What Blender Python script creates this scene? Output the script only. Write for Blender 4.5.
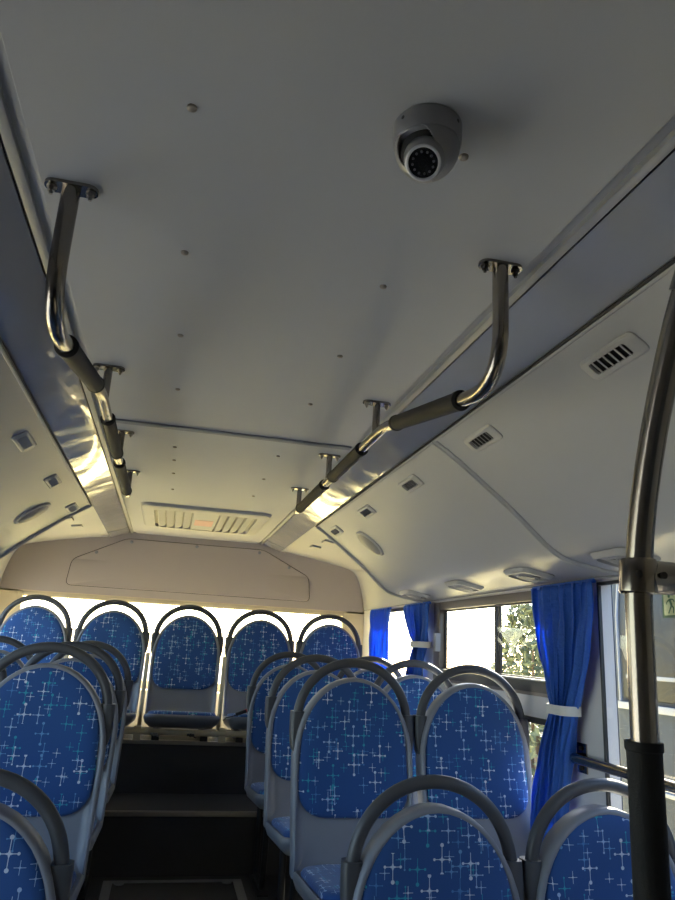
import bpy, bmesh, math, random
from mathutils import Vector, Matrix
from math import sin, cos, pi, radians, sqrt

random.seed(7)
for o in list(bpy.data.objects):
    bpy.data.objects.remove(o)
scene = bpy.context.scene
COL = scene.collection

# ------------------------------------------------------------------ camera
cam_d = bpy.data.cameras.new('camera')
cam_d.sensor_fit = 'HORIZONTAL'
cam_d.sensor_width = 36.0
cam_d.lens = 700.19 / 675 * 36.0
cam_d.clip_start = 0.02
cam_d.clip_end = 300
cam = bpy.data.objects.new('camera', cam_d)
COL.objects.link(cam)
yaw, pitch, roll = 0.2183, 0.275, 0.0571
F = Vector((sin(yaw) * cos(pitch), cos(yaw) * cos(pitch), sin(pitch)))
R0 = Vector((cos(yaw), -sin(yaw), 0))
U0 = R0.cross(F)
R = cos(roll) * R0 + sin(roll) * U0
U = -sin(roll) * R0 + cos(roll) * U0
cam.matrix_world = Matrix(((R.x, U.x, -F.x, -0.14), (R.y, U.y, -F.y, 0.0),
                           (R.z, U.z, -F.z, 1.32), (0, 0, 0, 1)))
scene.camera = cam

# ------------------------------------------------------------------ light
world = bpy.data.worlds.new('world')
scene.world = world
world.use_nodes = True
wn = world.node_tree
wn.nodes.clear()
sky = wn.nodes.new('ShaderNodeTexSky')
sky.sky_type = 'NISHITA'
sky.sun_disc = False
sky.sun_elevation = radians(40)
sky.sun_rotation = radians(25)
sky.dust_density = 1.0
bg = wn.nodes.new('ShaderNodeBackground')
bg.inputs['Strength'].default_value = 1.25
wo = wn.nodes.new('ShaderNodeOutputWorld')
wn.links.new(sky.outputs[0], bg.inputs[0])
wn.links.new(bg.outputs[0], wo.inputs[0])

sun_d = bpy.data.lights.new('sun', 'SUN')
sun_d.energy = 80.0
sun_d.angle = radians(0.6)
sun_d.color = (1.0, 0.87, 0.62)
sun = bpy.data.objects.new('sun', sun_d)
COL.objects.link(sun)
sun_dir = Vector((-0.48, -0.60, -0.64))      # from behind the rear window, a little to the right
sun.rotation_euler = sun_dir.to_track_quat('-Z', 'Y').to_euler()

vs = scene.view_settings
vs.view_transform = 'Standard'
vs.look = 'None'
vs.gamma = 1.0
vs.exposure = -0.3
vs.use_curve_mapping = False


# ------------------------------------------------------------------ materials
class NT:
    """tiny helper to write shader maths"""
    def __init__(s, name):
        s.m = bpy.data.materials.new(name)
        s.m.use_nodes = True
        s.t = s.m.node_tree
        s.t.nodes.clear()
        s.out = s.n('ShaderNodeOutputMaterial')

    def n(s, kind, **kw):
        nd = s.t.nodes.new(kind)
        for k, v in kw.items():
            setattr(nd, k, v)
        return nd

    def set(s, sock, v):
        if v is None:
            return
        if isinstance(v, bpy.types.NodeSocket):
            s.t.links.new(v, sock)
        else:
            sock.default_value = v

    def math(s, op, a, b=None, c=None, clamp=False):
        nd = s.n('ShaderNodeMath', operation=op, use_clamp=clamp)
        s.set(nd.inputs[0], a)
        s.set(nd.inputs[1], b)
        s.set(nd.inputs[2], c)
        return nd.outputs[0]

    def mixc(s, f, a, b):
        nd = s.n('ShaderNodeMix', data_type='RGBA')
        s.set(nd.inputs[0], f)
        s.set(nd.inputs[6], a)
        s.set(nd.inputs[7], b)
        return nd.outputs[2]

    def noise(s, scale, detail=2, rough=.5, vec=None):
        nd = s.n('ShaderNodeTexNoise')
        nd.inputs['Scale'].default_value = scale
        nd.inputs['Detail'].default_value = detail
        nd.inputs['Roughness'].default_value = rough
        if vec is None:
            vec = s.n('ShaderNodeTexCoord').outputs['Object']
        s.t.links.new(vec, nd.inputs['Vector'])
        return nd.outputs['Fac']

    def bump(s, h, strength, dist):
        nd = s.n('ShaderNodeBump')
        nd.inputs['Strength'].default_value = strength
        nd.inputs['Distance'].default_value = dist
        s.t.links.new(h, nd.inputs['Height'])
        return nd.outputs[0]

    def bsdf(s, col, rough=.5, metal=0., normal=None, **kw):
        b = s.n('ShaderNodeBsdfPrincipled')
        s.set(b.inputs['Base Color'], col)
        s.set(b.inputs['Roughness'], rough)
        s.set(b.inputs['Metallic'], metal)
        if normal is not None:
            s.t.links.new(normal, b.inputs['Normal'])
        for k, v in kw.items():
            s.set(b.inputs[k.replace('_', ' ')], v)
        s.t.links.new(b.outputs[0], s.out.inputs[0])
        return b


def C4(c):
    return (c[0], c[1], c[2], 1.0)


def plain(name, col, rough=.5, metal=0., var=.06, nscale=12., bump=0., bscale=300., **kw):
    t = NT(name)
    f = t.noise(nscale, 3)
    c = t.mixc(f, C4([x * (1 - var) for x in col]), C4([min(1, x * (1 + var)) for x in col]))
    nrm = t.bump(t.noise(bscale, 2), bump, .002) if bump else None
    t.bsdf(c, rough, metal, nrm, **kw)
    return t.m


def fabric_material():
    t = NT('seat_fabric')
    uv = t.n('ShaderNodeUVMap').outputs[0]
    info = t.n('ShaderNodeObjectInfo').outputs['Random']
    sep = t.n('ShaderNodeSeparateXYZ')
    t.t.links.new(uv, sep.inputs[0])
    u = t.math('ADD', sep.outputs[0], t.math('MULTIPLY', info, 7.31))
    v = t.math('ADD', sep.outputs[1], t.math('MULTIPLY', info, 3.17))
    blue = t.mixc(t.noise(900, 1, .5, uv), C4((.011, .065, .23)), C4((.020, .095, .32)))
    col = blue
    M = t.math

    def layer(col, cell, ox, oy, L, w, dot, prob, pal, seed, jit, arms=.75):
        uu = M('DIVIDE', M('ADD', u, ox), cell)
        vv = M('DIVIDE', M('ADD', v, oy), cell)
        iu = M('FLOOR', uu)
        vv = M('ADD', vv, M('MULTIPLY', M('MODULO', M('ABSOLUTE', iu), 2.), .5))
        iv = M('FLOOR', vv)
        cmb = t.n('ShaderNodeCombineXYZ')
        t.set(cmb.inputs[0], iu)
        t.set(cmb.inputs[1], iv)
        cmb.inputs[2].default_value = seed
        wn_ = t.n('ShaderNodeTexWhiteNoise', noise_dimensions='3D')
        t.t.links.new(cmb.outputs[0], wn_.inputs['Vector'])
        rs = t.n('ShaderNodeSeparateColor')
        t.t.links.new(wn_.outputs['Color'], rs.inputs[0])
        r1, r2, r3 = rs.outputs
        px = M('MULTIPLY', M('SUBTRACT', M('SUBTRACT', uu, iu), M('ADD', M('MULTIPLY', M('SUBTRACT', r1, .5), jit), .5)), cell)
        py = M('MULTIPLY', M('SUBTRACT', M('SUBTRACT', vv, iv), M('ADD', M('MULTIPLY', M('SUBTRACT', r2, .5), jit), .5)), cell)
        ax = M('ABSOLUTE', px)
        ay = M('ABSOLUTE', py)
        # thin cross with arms that widen at the heart
        va = M('MULTIPLY', M('LESS_THAN', ax, M('ADD', w, M('MULTIPLY', M('MAXIMUM', M('SUBTRACT', .26 * L, ay), 0.), .30))), M('LESS_THAN', ay, L))
        ha = M('MULTIPLY', M('LESS_THAN', ay, M('ADD', w, M('MULTIPLY', M('MAXIMUM', M('SUBTRACT', .26 * L, ax), 0.), .30))), M('LESS_THAN', ax, L * arms))
        m = M('MAXIMUM', va, ha)
        if dot:
            d1 = M('ADD', M('POWER', ax, 2.), M('POWER', M('SUBTRACT', ay, L), 2.))
            d2 = M('ADD', M('POWER', ay, 2.), M('POWER', M('SUBTRACT', ax, L * arms), 2.))
            m = M('MAXIMUM', m, M('LESS_THAN', d1, dot * dot))
            m = M('MAXIMUM', m, M('LESS_THAN', d2, (dot * .7) ** 2))
        m = M('MULTIPLY', m, M('LESS_THAN', r3, prob))
        ramp = t.n('ShaderNodeValToRGB')
        ramp.color_ramp.interpolation = 'CONSTANT'
        els = ramp.color_ramp.elements
        while len(els) < len(pal):
            els.new(.5)
        for i, pc in enumerate(pal):
            els[i].position = i / len(pal) * prob
            els[i].color = C4(pc)
        t.t.links.new(r3, ramp.inputs[0])
        return t.mixc(m, col, ramp.outputs[0])

    white, ice, sky_, teal, mid = (.62, .68, .80), (.38, .52, .75), (.14, .33, .62), (.03, .34, .48), (.07, .22, .52)
    col = layer(col, .062, .013, .021, .022, .0007, .0022, .62, [mid, teal, mid, sky_], 5., .6, .65)
    col = layer(col, .082, .037, .005, .030, .0007, .0042, .60, [teal, sky_, teal, mid], 9., .5, .62)
    col = layer(col, .050, .017, .029, .0135, .0006, 0, .65, [white, ice, teal, ice], 2., .7, .9)
    col = layer(col, .088, .0, .0, .030, .0008, .0044, .72, [white, ice, white, ice], 1., .5, .62)
    col = layer(col, .071, .031, .043, .024, .0008, .0026, .40, [ice, white, ice, white], 14., .6, .66)
    nrm = t.bump(t.noise(1400, 1, .5, uv), .25, .001)
    t.bsdf(col, .85, 0, nrm, Sheen_Weight=.25, Sheen_Roughness=.5)
    return t.m


def glass_material(name, tint=(.93, .95, .95), refl=.09):
    t = NT(name)
    tr = t.n('ShaderNodeBsdfTransparent')
    tr.inputs[0].default_value = C4(tint)
    gl = t.n('ShaderNodeBsdfGlossy')
    gl.inputs['Roughness'].default_value = .01
    g = t.n('ShaderNodeNewGeometry')
    dt = t.n('ShaderNodeVectorMath', operation='DOT_PRODUCT')
    t.t.links.new(g.outputs['Incoming'], dt.inputs[0])
    t.t.links.new(g.outputs['Normal'], dt.inputs[1])
    gr = t.math('POWER', t.math('SUBTRACT', 1., t.math('ABSOLUTE', dt.outputs['Value'])), 5.)
    f = t.math('MULTIPLY_ADD', gr, .5, refl * .5, clamp=True)
    mx = t.n('ShaderNodeMixShader')
    t.t.links.new(f, mx.inputs[0])
    t.t.links.new(tr.outputs[0], mx.inputs[1])
    t.t.links.new(gl.outputs[0], mx.inputs[2])
    t.t.links.new(mx.outputs[0], t.out.inputs[0])
    return t.m


def curtain_material():
    t = NT('curtain_cloth')
    nrm = t.bump(t.noise(28, 4, .6), .8, .012)
    c = t.mixc(t.noise(60, 3), C4((.02, .13, .50)), C4((.035, .18, .66)))
    d = t.n('ShaderNodeBsdfPrincipled')
    t.set(d.inputs['Base Color'], c)
    d.inputs['Roughness'].default_value = .6
    d.inputs['Sheen Weight'].default_value = .3
    t.t.links.new(nrm, d.inputs['Normal'])
    tl = t.n('ShaderNodeBsdfTranslucent')
    t.set(tl.inputs[0], C4((.02, .20, .90)))
    mx = t.n('ShaderNodeMixShader')
    mx.inputs[0].default_value = .38
    t.t.links.new(d.outputs[0], mx.inputs[1])
    t.t.links.new(tl.outputs[0], mx.inputs[2])
    t.t.links.new(mx.outputs[0], t.out.inputs[0])
    return t.m


def gloss_strip_material():
    t = NT('glossy_duct_panel')
    c = t.mixc(t.noise(4, 3), C4((.34, .35, .39)), C4((.40, .41, .45)))
    nrm = t.bump(t.noise(7., 1, .4), .5, .012)
    t.bsdf(c, .14, .3, nrm, Coat_Weight=.8, Coat_Roughness=.03)
    return t.m


def steel_material(name='brushed_steel', rough=.2, col=(.32, .29, .25)):
    t = NT(name)
    c = t.mixc(t.noise(40, 3), C4([x * .85 for x in col]), C4(col))
    t.bsdf(c, t.math('ADD', t.math('MULTIPLY', t.noise(90, 2), .12), rough - .05), 1.0)
    return t.m


def headliner_material(name, c0, c1, rough):
    t = NT(name)
    c = t.mixc(t.noise(1.6, 4, .6), C4(c0), C4(c1))
    nrm = t.bump(t.noise(420, 2), .15, .001)
    t.bsdf(c, rough, 0, nrm)
    return t.m


def floor_material():
    t = NT('dark_vinyl_floor')
    vor = t.n('ShaderNodeTexVoronoi')
    vor.inputs['Scale'].default_value = 260
    t.t.links.new(t.n('ShaderNodeTexCoord').outputs['Object'], vor.inputs['Vector'])
    f = t.math('LESS_THAN', vor.outputs['Distance'], .16)
    base = t.mixc(t.noise(7, 4), C4((.032, .032, .033)), C4((.050, .049, .050)))
    c = t.mixc(t.math('MULTIPLY', f, .3), base, C4((.16, .16, .17)))
    t.bsdf(c, .55)
    return t.m


M_CEIL = headliner_material('ceiling_laminate', (.35, .365, .395), (.405, .42, .445), .5)
M_DUCT = headliner_material('duct_plastic', (.37, .375, .38), (.42, .425, .425), .42)
M_REAR = headliner_material('rear_headliner_cloth', (.40, .35, .315), (.45, .395, .355), .8)
M_STRIP = gloss_strip_material()
M_TRIM = plain('anodised_trim', (.30, .31, .33), .45, .5)
M_GAP = plain('shadow_gap_rubber', (.02, .02, .022), .7)
M_WALL = headliner_material('wall_panel_plastic', (.58, .57, .58), (.64, .63, .64), .45)
M_BEIGE = headliner_material('beige_laminate', (.70, .60, .40), (.76, .65, .44), .55)
M_FLOOR = floor_material()
M_NOSE = steel_material('worn_aluminium_nosing', .35, (.42, .40, .36))
M_FAB = fabric_material()
M_SHELL = plain('grey_seat_plastic', (.235, .245, .28), .36, 0, .04, 20, .1, 500)
M_SHELL2 = plain('grey_seat_rim_plastic', (.21, .22, .245), .34, 0, .04)
M_HOOP = plain('charcoal_grip_plastic', (.072, .074, .082), .38, 0, .08, 30, .15, 600)
M_STEEL = steel_material()
M_BLKST = plain('black_powder_steel', (.02, .02, .022), .45, .2)
M_FOAM = plain('black_foam_grip', (.014, .014, .0135), .62, 0, .12, 60, .35, 500, Specular_IOR_Level=.2)
M_CURT = curtain_material()
M_TIE = plain('white_tie_band', (.62, .62, .60), .6)
M_GLASS = glass_material('window_glass')
M_FRAME = plain('dark_window_frame', (.045, .042, .04), .4)
M_BRFR = plain('bronze_window_frame', (.19, .165, .145), .4, .3)
M_CAMG = plain('silver_grey_paint', (.27, .27, .285), .32, .5)
M_CAMR = plain('pale_lens_ring', (.50, .52, .58), .35, .2)
M_LENS = plain('black_lens_glass', (.012, .013, .016), .08)
M_BOLT = plain('zinc_bolt', (.32, .31, .29), .35, .9)
M_VENT = plain('vent_plastic', (.40, .40, .39), .45)
M_DARK = plain('vent_cavity', (.02, .02, .02), .8)
M_SPK = plain('speaker_grille', (.30, .29, .27), .5, .3)
M_SCRW = plain('screw_cap', (.30, .27, .23), .45, .2)
M_GREY = plain('grey_plastic_vent', (.36, .36, .37), .45)


# ------------------------------------------------------------------ mesh helpers
def new_obj(name, bm, mat, parent=None, smooth=True, kind=None, uvmode=None, label=None, angle=.6):
    bmesh.ops.recalc_face_normals(bm, faces=bm.faces)
    if uvmode:
        uvl = bm.loops.layers.uv.new('UVMap')
        for f in bm.faces:
            for l in f.loops:
                co = l.vert.co
                l[uvl].uv = (co.x, co.z) if uvmode == 'xz' else (co.x, co.y * 1.0 + .1)
    if smooth:
        for f in bm.faces:
            f.smooth = True
        for e in bm.edges:
            if len(e.link_faces) == 2 and e.calc_face_angle(0) > angle:
                e.smooth = False
    me = bpy.data.meshes.new(name)
    bm.to_mesh(me)
    bm.free()
    me.materials.append(mat)
    o = bpy.data.objects.new(name, me)
    COL.objects.link(o)
    if parent is not None:
        o.parent = parent
    if kind:
        o['kind'] = kind
    if label:
        o['label'] = label
    return o


def empty(name, loc=(0, 0, 0), rz=0., label=None, cat=None, group=None, kind=None):
    o = bpy.data.objects.new(name, None)
    o.empty_display_size = .05
    COL.objects.link(o)
    o.location = loc
    o.rotation_euler = (0, 0, rz)
    tag(o, label, cat, group, kind)
    return o


def tag(o, label=None, cat=None, group=None, kind=None):
    if label:
        o['label'] = label
    if cat:
        o['category'] = cat
    if group:
        o['group'] = group
    if kind:
        o['kind'] = kind
    return o


def copy_tree(o, parent=None):
    c = o.copy()
    COL.objects.link(c)
    c.parent = parent
    for ch in list(o.children):
        copy_tree(ch, c)
    return c


def B():
    return bmesh.new()


def box(bm, x0, x1, y0, y1, z0, z1, bev=0., seg=2, mat=None):
    vs_ = [Vector((x, y, z)) for x in (x0, x1) for y in (y0, y1) for z in (z0, z1)]
    if mat is not None:
        vs_ = [mat @ v for v in vs_]
    v = [bm.verts.new(c) for c in vs_]
    fs = [bm.faces.new([v[i] for i in q]) for q in ((0, 1, 3, 2), (4, 6, 7, 5), (0, 4, 5, 1), (2, 3, 7, 6), (0, 2, 6, 4), (1, 5, 7, 3))]
    if bev:
        es = list({e for f in fs for e in f.edges})
        bmesh.ops.bevel(bm, geom=es, offset=bev, segments=seg, affect='EDGES', profile=.6)
    return bm


def loft(bm, rings, cap0=True, cap1=True, closed=True):
    vr = [[bm.verts.new(p) for p in r] for r in rings]
    n = len(vr[0])
    for a, b in zip(vr[:-1], vr[1:]):
        for i in range(n if closed else n - 1):
            j = (i + 1) % n
            bm.faces.new((a[i], a[j], b[j], b[i]))
    if cap0:
        bm.faces.new(vr[0])
    if cap1:
        bm.faces.new(list(reversed(vr[-1])))
    return vr


def tube(bm, pts, r, n=16, cap=True):
    pts = [Vector(p) for p in pts]
    rs = r if isinstance(r, (list, tuple)) else [r] * len(pts)
    tans = []
    for i in range(len(pts)):
        a = pts[max(0, i - 1)]
        b = pts[min(len(pts) - 1, i + 1)]
        tans.append((b - a).normalized())
    up = Vector((0, 0, 1)) if abs(tans[0].z) < .9 else Vector((1, 0, 0))
    nrm = (up - tans[0] * up.dot(tans[0])).normalized()
    rings = []
    for i, p in enumerate(pts):
        t = tans[i]
        nrm = (nrm - t * nrm.dot(t)).normalized()
        bi = t.cross(nrm)
        rings.append([p + (nrm * cos(2 * pi * k / n) + bi * sin(2 * pi * k / n)) * rs[i] for k in range(n)])
    loft(bm, rings, cap, cap)
    return bm


def fillet(pts, rad, k=8):
    pts = [Vector(p) for p in pts]
    out = [pts[0]]
    for i in range(1, len(pts) - 1):
        a, b, c = pts[i - 1], pts[i], pts[i + 1]
        rr = rad[i - 1] if isinstance(rad, (list, tuple)) else rad
        d1 = (a - b).normalized()
        d2 = (c - b).normalized()
        p0 = b + d1 * rr
        p2 = b + d2 * rr
        for j in range(k + 1):
            s = j / k
            out.append((1 - s) ** 2 * p0 + 2 * s * (1 - s) * b + s * s * p2)
    out.append(pts[-1])
    return out


def disc(bm, c, axis, r, h, n=20, dome=0.):
    """short cylinder from c along axis, optionally domed"""
    axis = Vector(axis).normalized()
    c = Vector(c)
    rs = [r, r]
    ps = [c, c + axis * h]
    if dome:
        for k in range(1, 4):
            rs.append(r * cos(k * .45))
            ps.append(c + axis * (h + dome * sin(k * .45)))
    up = Vector((0, 0, 1)) if abs(axis.z) < .9 else Vector((1, 0, 0))
    nn = (up - axis * up.dot(axis)).normalized()
    bi = axis.cross(nn)
    loft(bm, [[p + (nn * cos(2 * pi * k / n) + bi * sin(2 * pi * k / n)) * q for k in range(n)] for p, q in zip(ps, rs)])


def extrude_profile(bm, prof, y0, y1, thick, side=1, segs=1):
    """a sheet whose section in x,z is prof, running along y, with thickness outward"""
    prof = [Vector((x * side, 0, z)) for x, z in prof]
    nr = []
    for i in range(len(prof)):
        a = prof[max(0, i - 1)]
        b = prof[min(len(prof) - 1, i + 1)]
        d = (b - a).normalized()
        n = Vector((-d.z, 0, d.x))
        if n.z < 0:
            n = -n
        nr.append(n)
    outer = [p + n * thick for p, n in zip(prof, nr)]
    ring = prof + outer[::-1]
    loft(bm, [[p + Vector((0, y0 + (y1 - y0) * k / segs, 0)) for p in ring] for k in range(segs + 1)])


def smooth_profile(pts, k=6):
    """Catmull-Rom through points"""
    P = [Vector((a, b)) for a, b in pts]
    out = []
    for i in range(len(P) - 1):
        p0 = P[max(0, i - 1)]
        p1, p2 = P[i], P[i + 1]
        p3 = P[min(len(P) - 1, i + 2)]
        for j in range(k):
            t = j / k
            q = .5 * ((2 * p1) + (p2 - p0) * t + (2 * p0 - 5 * p1 + 4 * p2 - p3) * t * t + (3 * p1 - p0 - 3 * p2 + p3) * t ** 3)
            out.append((q.x, q.y))
    out.append(tuple(P[-1]))
    return out


def rrect(cx, cy, hx, hy, r, k=5):
    pts = []
    for sx, sy, a0 in ((1, 1, 0), (-1, 1, 90), (-1, -1, 180), (1, -1, 270)):
        for j in range(k + 1):
            a = radians(a0 + 90 * j / k)
            pts.append((cx + sx * (hx - r) + r * cos(a), cy + sy * (hy - r) + r * sin(a)))
    return pts


# ------------------------------------------------------------------ the shell of the bus
W = 1.215                  # half width inside
ZC = 1.987                 # ceiling
Y0, Y1 = -2.6, 4.93        # front and rear ends
ZF, ZR, ZT, ZP = 0.0, 0.25, 0.52, 0.78   # front floor, raised floor, step, rear platform

bm = B(); box(bm, -W - .06, W + .06, Y0, 2.02, -.06, ZF)
floor = new_obj('floor', bm, M_FLOOR, smooth=False, kind='structure')
bm = B(); box(bm, -W, W, 2.02, 3.76, -.05, ZR)
new_obj('floor_raised', bm, M_FLOOR, floor, smooth=False)
bm = B(); box(bm, -W, W, 3.76, 4.20, -.05, ZT)
new_obj('floor_step', bm, M_FLOOR, floor, smooth=False)
bm = B(); box(bm, -W, W, 4.20, Y1, -.05, ZP)
new_obj('floor_rear_platform', bm, M_FLOOR, floor, smooth=False)
for y, z in ((2.02, ZR), (3.76, ZT), (4.20, ZP)):
    bm = B(); box(bm, -W, W, y - .006, y + .030, z - .016, z + .004, .003)
    new_obj('step_nosing', bm, M_NOSE, floor, label='worn metal nosing along the step edge')
# hatch in the raised aisle floor
bm = B()
box(bm, -.285, -.245, 2.3, 3.70, ZR, ZR + .003)
box(bm, .295, .335, 2.3, 3.70, ZR, ZR + .003)
box(bm, -.285, .335, 3.67, 3.70, ZR, ZR + .0035)
new_obj('hatch_frame', bm, M_TRIM, floor, smooth=False, label='dull metal frame of the hatch in the aisle floor')
bm = B()
for x in (-.215, .265):
    disc(bm, (x, 3.655, ZR + .002), (0, 0, 1), .022, .004, 16)
new_obj('hatch_latch', bm, M_TRIM, floor)

# ceiling ------------------------------------------------------------
bm = B(); box(bm, -.408, .408, Y0, Y1 - .03, ZC, ZC + .03, .002)
ceiling = new_obj('ceiling', bm, M_CEIL, kind='structure', smooth=False)
bm = B(); box(bm, -.447, .447, Y0, Y1 - .03, ZC + .006, ZC + .03)
new_obj('ceiling_edge_groove', bm, M_CEIL, ceiling, smooth=False)
bm = B(); box(bm, -.408, .408, 2.245, 2.278, ZC - .006, ZC + .001, .0025)
new_obj('ceiling_batten', bm, plain('batten_grey', (.20, .21, .23), .6), ceiling, label='grey metal batten covering the joint of two ceiling sheets')
bm = B(); box(bm, -W - .06, W + .06, Y0 - .05, Y1 + .12, ZC + .06, ZC + .10)
new_obj('roof_skin', bm, M_WALL, ceiling, smooth=False)
for x, ys in ((-.185, (.789, 1.154, 1.52, 1.888, 2.515, 2.713, 2.944, 3.28)), (.187, (.772, 1.155, 1.506, 1.87, 2.479, 2.875, 3.25))):
    for y in ys:
        bm = B(); disc(bm, (x, y, ZC), (0, 0, -1), .0068, .002, 14, .003)
        new_obj('screw_cap', bm, M_SCRW, ceiling)

# long trims and glossy strips of the air ducts
DUCT = [(.575, 1.934), (.600, 1.920), (.68, 1.865), (.827, 1.751), (.957, 1.641), (1.03, 1.610), (1.119, 1.595), (1.213, 1.582)]
DUCTS = smooth_profile(DUCT, 5)
NICHE = smooth_profile([(.575, 1.950), (.75, 1.925), (1.05, 1.868), (1.135, 1.82), (1.185, 1.70), (1.205, 1.585)], 6)
for side, nm in ((1, 'right'), (-1, 'left')):
    bm = B(); box(bm, min(side * .427, side * .444), max(side * .427, side * .444), Y0, Y1 - .03, ZC - .004, ZC + .012, .0015)
    new_obj('trim_' + ('1' if side > 0 else '2'), bm, M_TRIM, kind='structure')
    bm = B(); box(bm, min(side * .444, side * .450), max(side * .444, side * .450), Y0, Y1 - .03, ZC + .002, ZC + .014)
    new_obj('trim_' + ('3' if side > 0 else '4'), bm, M_GAP, kind='structure', smooth=False)
    bm = B(); extrude_profile(bm, [(.450, ZC - .001), (.49, ZC - .016), (.53, ZC - .032), (.570, 1.940)], Y0, Y1 - .03, .012, side, 40)
    new_obj('trim_' + ('5' if side > 0 else '6'), bm, M_STRIP, kind='structure')


def duct_matrix(x, y, side):
    """frame lying on the duct panel at x, y: local z points into the bus"""
    for (a, b), (c, d) in zip(DUCTS[:-1], DUCTS[1:]):
        if a <= x <= c:
            s = (x - a) / (c - a)
            z = b + s * (d - b)
            t = Vector(((c - a) * side, 0, d - b)).normalized()
            break
    n = t.cross(Vector((0, 1, 0)))
    if n.z > 0:
        n = -n
    yy = n.cross(t)
    return Matrix(((t.x, yy.x, n.x, x * side), (t.y, yy.y, n.y, y), (t.z, yy.z, n.z, z), (0, 0, 0, 1)))


for side, nm in ((1, 'right'), (-1, 'left')):
    ys_ = 1.903 if side > 0 else 1.30
    for k, (ya, yb) in enumerate(((Y0, ys_), (ys_ + .006, 3.63))):
        bm = B(); extrude_profile(bm, DUCTS, ya, yb, .018, side, 4)
        d = new_obj('overhead_duct_panel', bm, M_DUCT, angle=.9)
        tag(d, ('pale grey overhead duct panel along the %s side, %s section' % (nm, 'near' if k == 0 else 'far')), 'duct panel')
        for ye, sg in ((ya, 1), (yb, -1)):
            if ye == Y0:
                continue
            rb = .011 if ye == 3.63 else .0062
            bm = B(); tube(bm, [(x * side, ye + sg * rb, z - .001) for x, z in DUCTS], rb, 10)
            new_obj('edge_bead', bm, M_DUCT, d)
        bm = B(); tube(bm, [(.5705 * side, ya, 1.9345), (.5705 * side, yb, 1.9345)], .0035, 8)
        new_obj('edge_gap', bm, M_GAP, d)
        bm = B(); tube(bm, [(.578 * side, ya, 1.934), (.578 * side, yb, 1.934)], .0055, 8)
        new_obj('edge_bead', bm, M_DUCT, d)
        if k == 1:
            bm = B()
            box(bm, min(.6 * side, 1.2 * side), max(.6 * side, 1.2 * side), 3.60, 3.61, 1.95, 1.96)
            loft(bm, [[Vector((x * side, yy_, z)) for x, z in ([(p[0], p[1] + .005) for p in DUCTS] + [(p[0], p[1] + .012) for p in NICHE[::-1]])] for yy_ in (3.600, 3.606)])
            new_obj('end_closure', bm, M_DUCT, d, smooth=False)
    bm = B(); extrude_profile(bm, NICHE, 3.50, Y1 - .02, .015, side, 2)
    nd = new_obj('rear_corner_lining', bm, M_DUCT, angle=.9)
    tag(nd, 'smooth cream corner lining at the %s rear, behind the duct end' % nm, 'lining panel')
    for (yy_, x0, wd, ln) in ((4.08, .74, .03, .10), (4.36, .72, .03, .08)):
        bm = B()
        zz = 1.925 - (x0 - .72) * .19
        mt = Matrix.Translation((x0 * side, yy_, zz)) @ Matrix.Rotation(side * .17, 4, 'Y')
        box(bm, -wd, wd, -ln / 2, ln / 2, -.006, .006, .003, 2, mt)
        new_obj('blank_cover', bm, M_VENT, nd)

# side walls with their window openings
WIN = [(.56, 2.07, .72, 1.573), (2.30, 3.53, 1.190, 1.573), (2.34, 3.47, .74, 1.115), (3.70, 4.66, .98, 1.573)]

WINS = {1: WIN, -1: WIN}


def wall_mesh(side):
    bm = B()
    WIN = WINS[side]
    ys = sorted({Y0, Y1 + .05, *[w[0] for w in WIN], *[w[1] for w in WIN]})
    x0, x1 = sorted((side * W, side * (W + .05)))
    for a, b in zip(ys[:-1], ys[1:]):
        m = (a + b) / 2
        holes = sorted([(w[2], w[3]) for w in WIN if w[0] < m < w[1]])
        z = -.06
        for h0, h1 in holes:
            box(bm, x0, x1, a, b, z, h0)
            z = h1
        box(bm, x0, x1, a, b, z, ZC + .08)
    bmesh.ops.remove_doubles(bm, verts=bm.verts, dist=.0001)
    return bm


M_SKIN = plain('dark_blue_bounce_cut', (.03, .045, .09), .35)  # unseen exterior skin, added dark to cut sunlight bouncing onto the parked bus
for side, nm in ((1, 'wall_right'), (-1, 'wall_left')):
    wl_ = new_obj(nm, wall_mesh(side), M_WALL, kind='structure', smooth=False)
    bm = wall_mesh(side)
    for v in bm.verts:
        v.co.x = side * (W + .0505) if abs(v.co.x) < W + .02 else side * (W + .054)
    new_obj('bounce_cut_skin', bm, M_SKIN, wl_, smooth=False)
bm = B(); box(bm, -W - .05, W + .05, Y0 - .05, Y0, -.06, ZC + .08)
new_obj('wall_front', bm, M_CEIL, kind='structure', smooth=False)


def rect_frame(bm, xa, xb, y0, y1, z0, z1, wl, wr, wb, wt, bev=.003):
    """wl at y0 end, wr at y1 end"""
    xa, xb = min(xa, xb), max(xa, xb)
    box(bm, xa, xb, y0, y0 + wl, z0, z1, bev)
    box(bm, xa, xb, y1 - wr, y1, z0, z1, bev)
    box(bm, xa, xb, y0 + wl, y1 - wr, z0, z0 + wb, bev)
    box(bm, xa, xb, y0 + wl, y1 - wr, z1 - wt, z1, bev)


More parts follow.
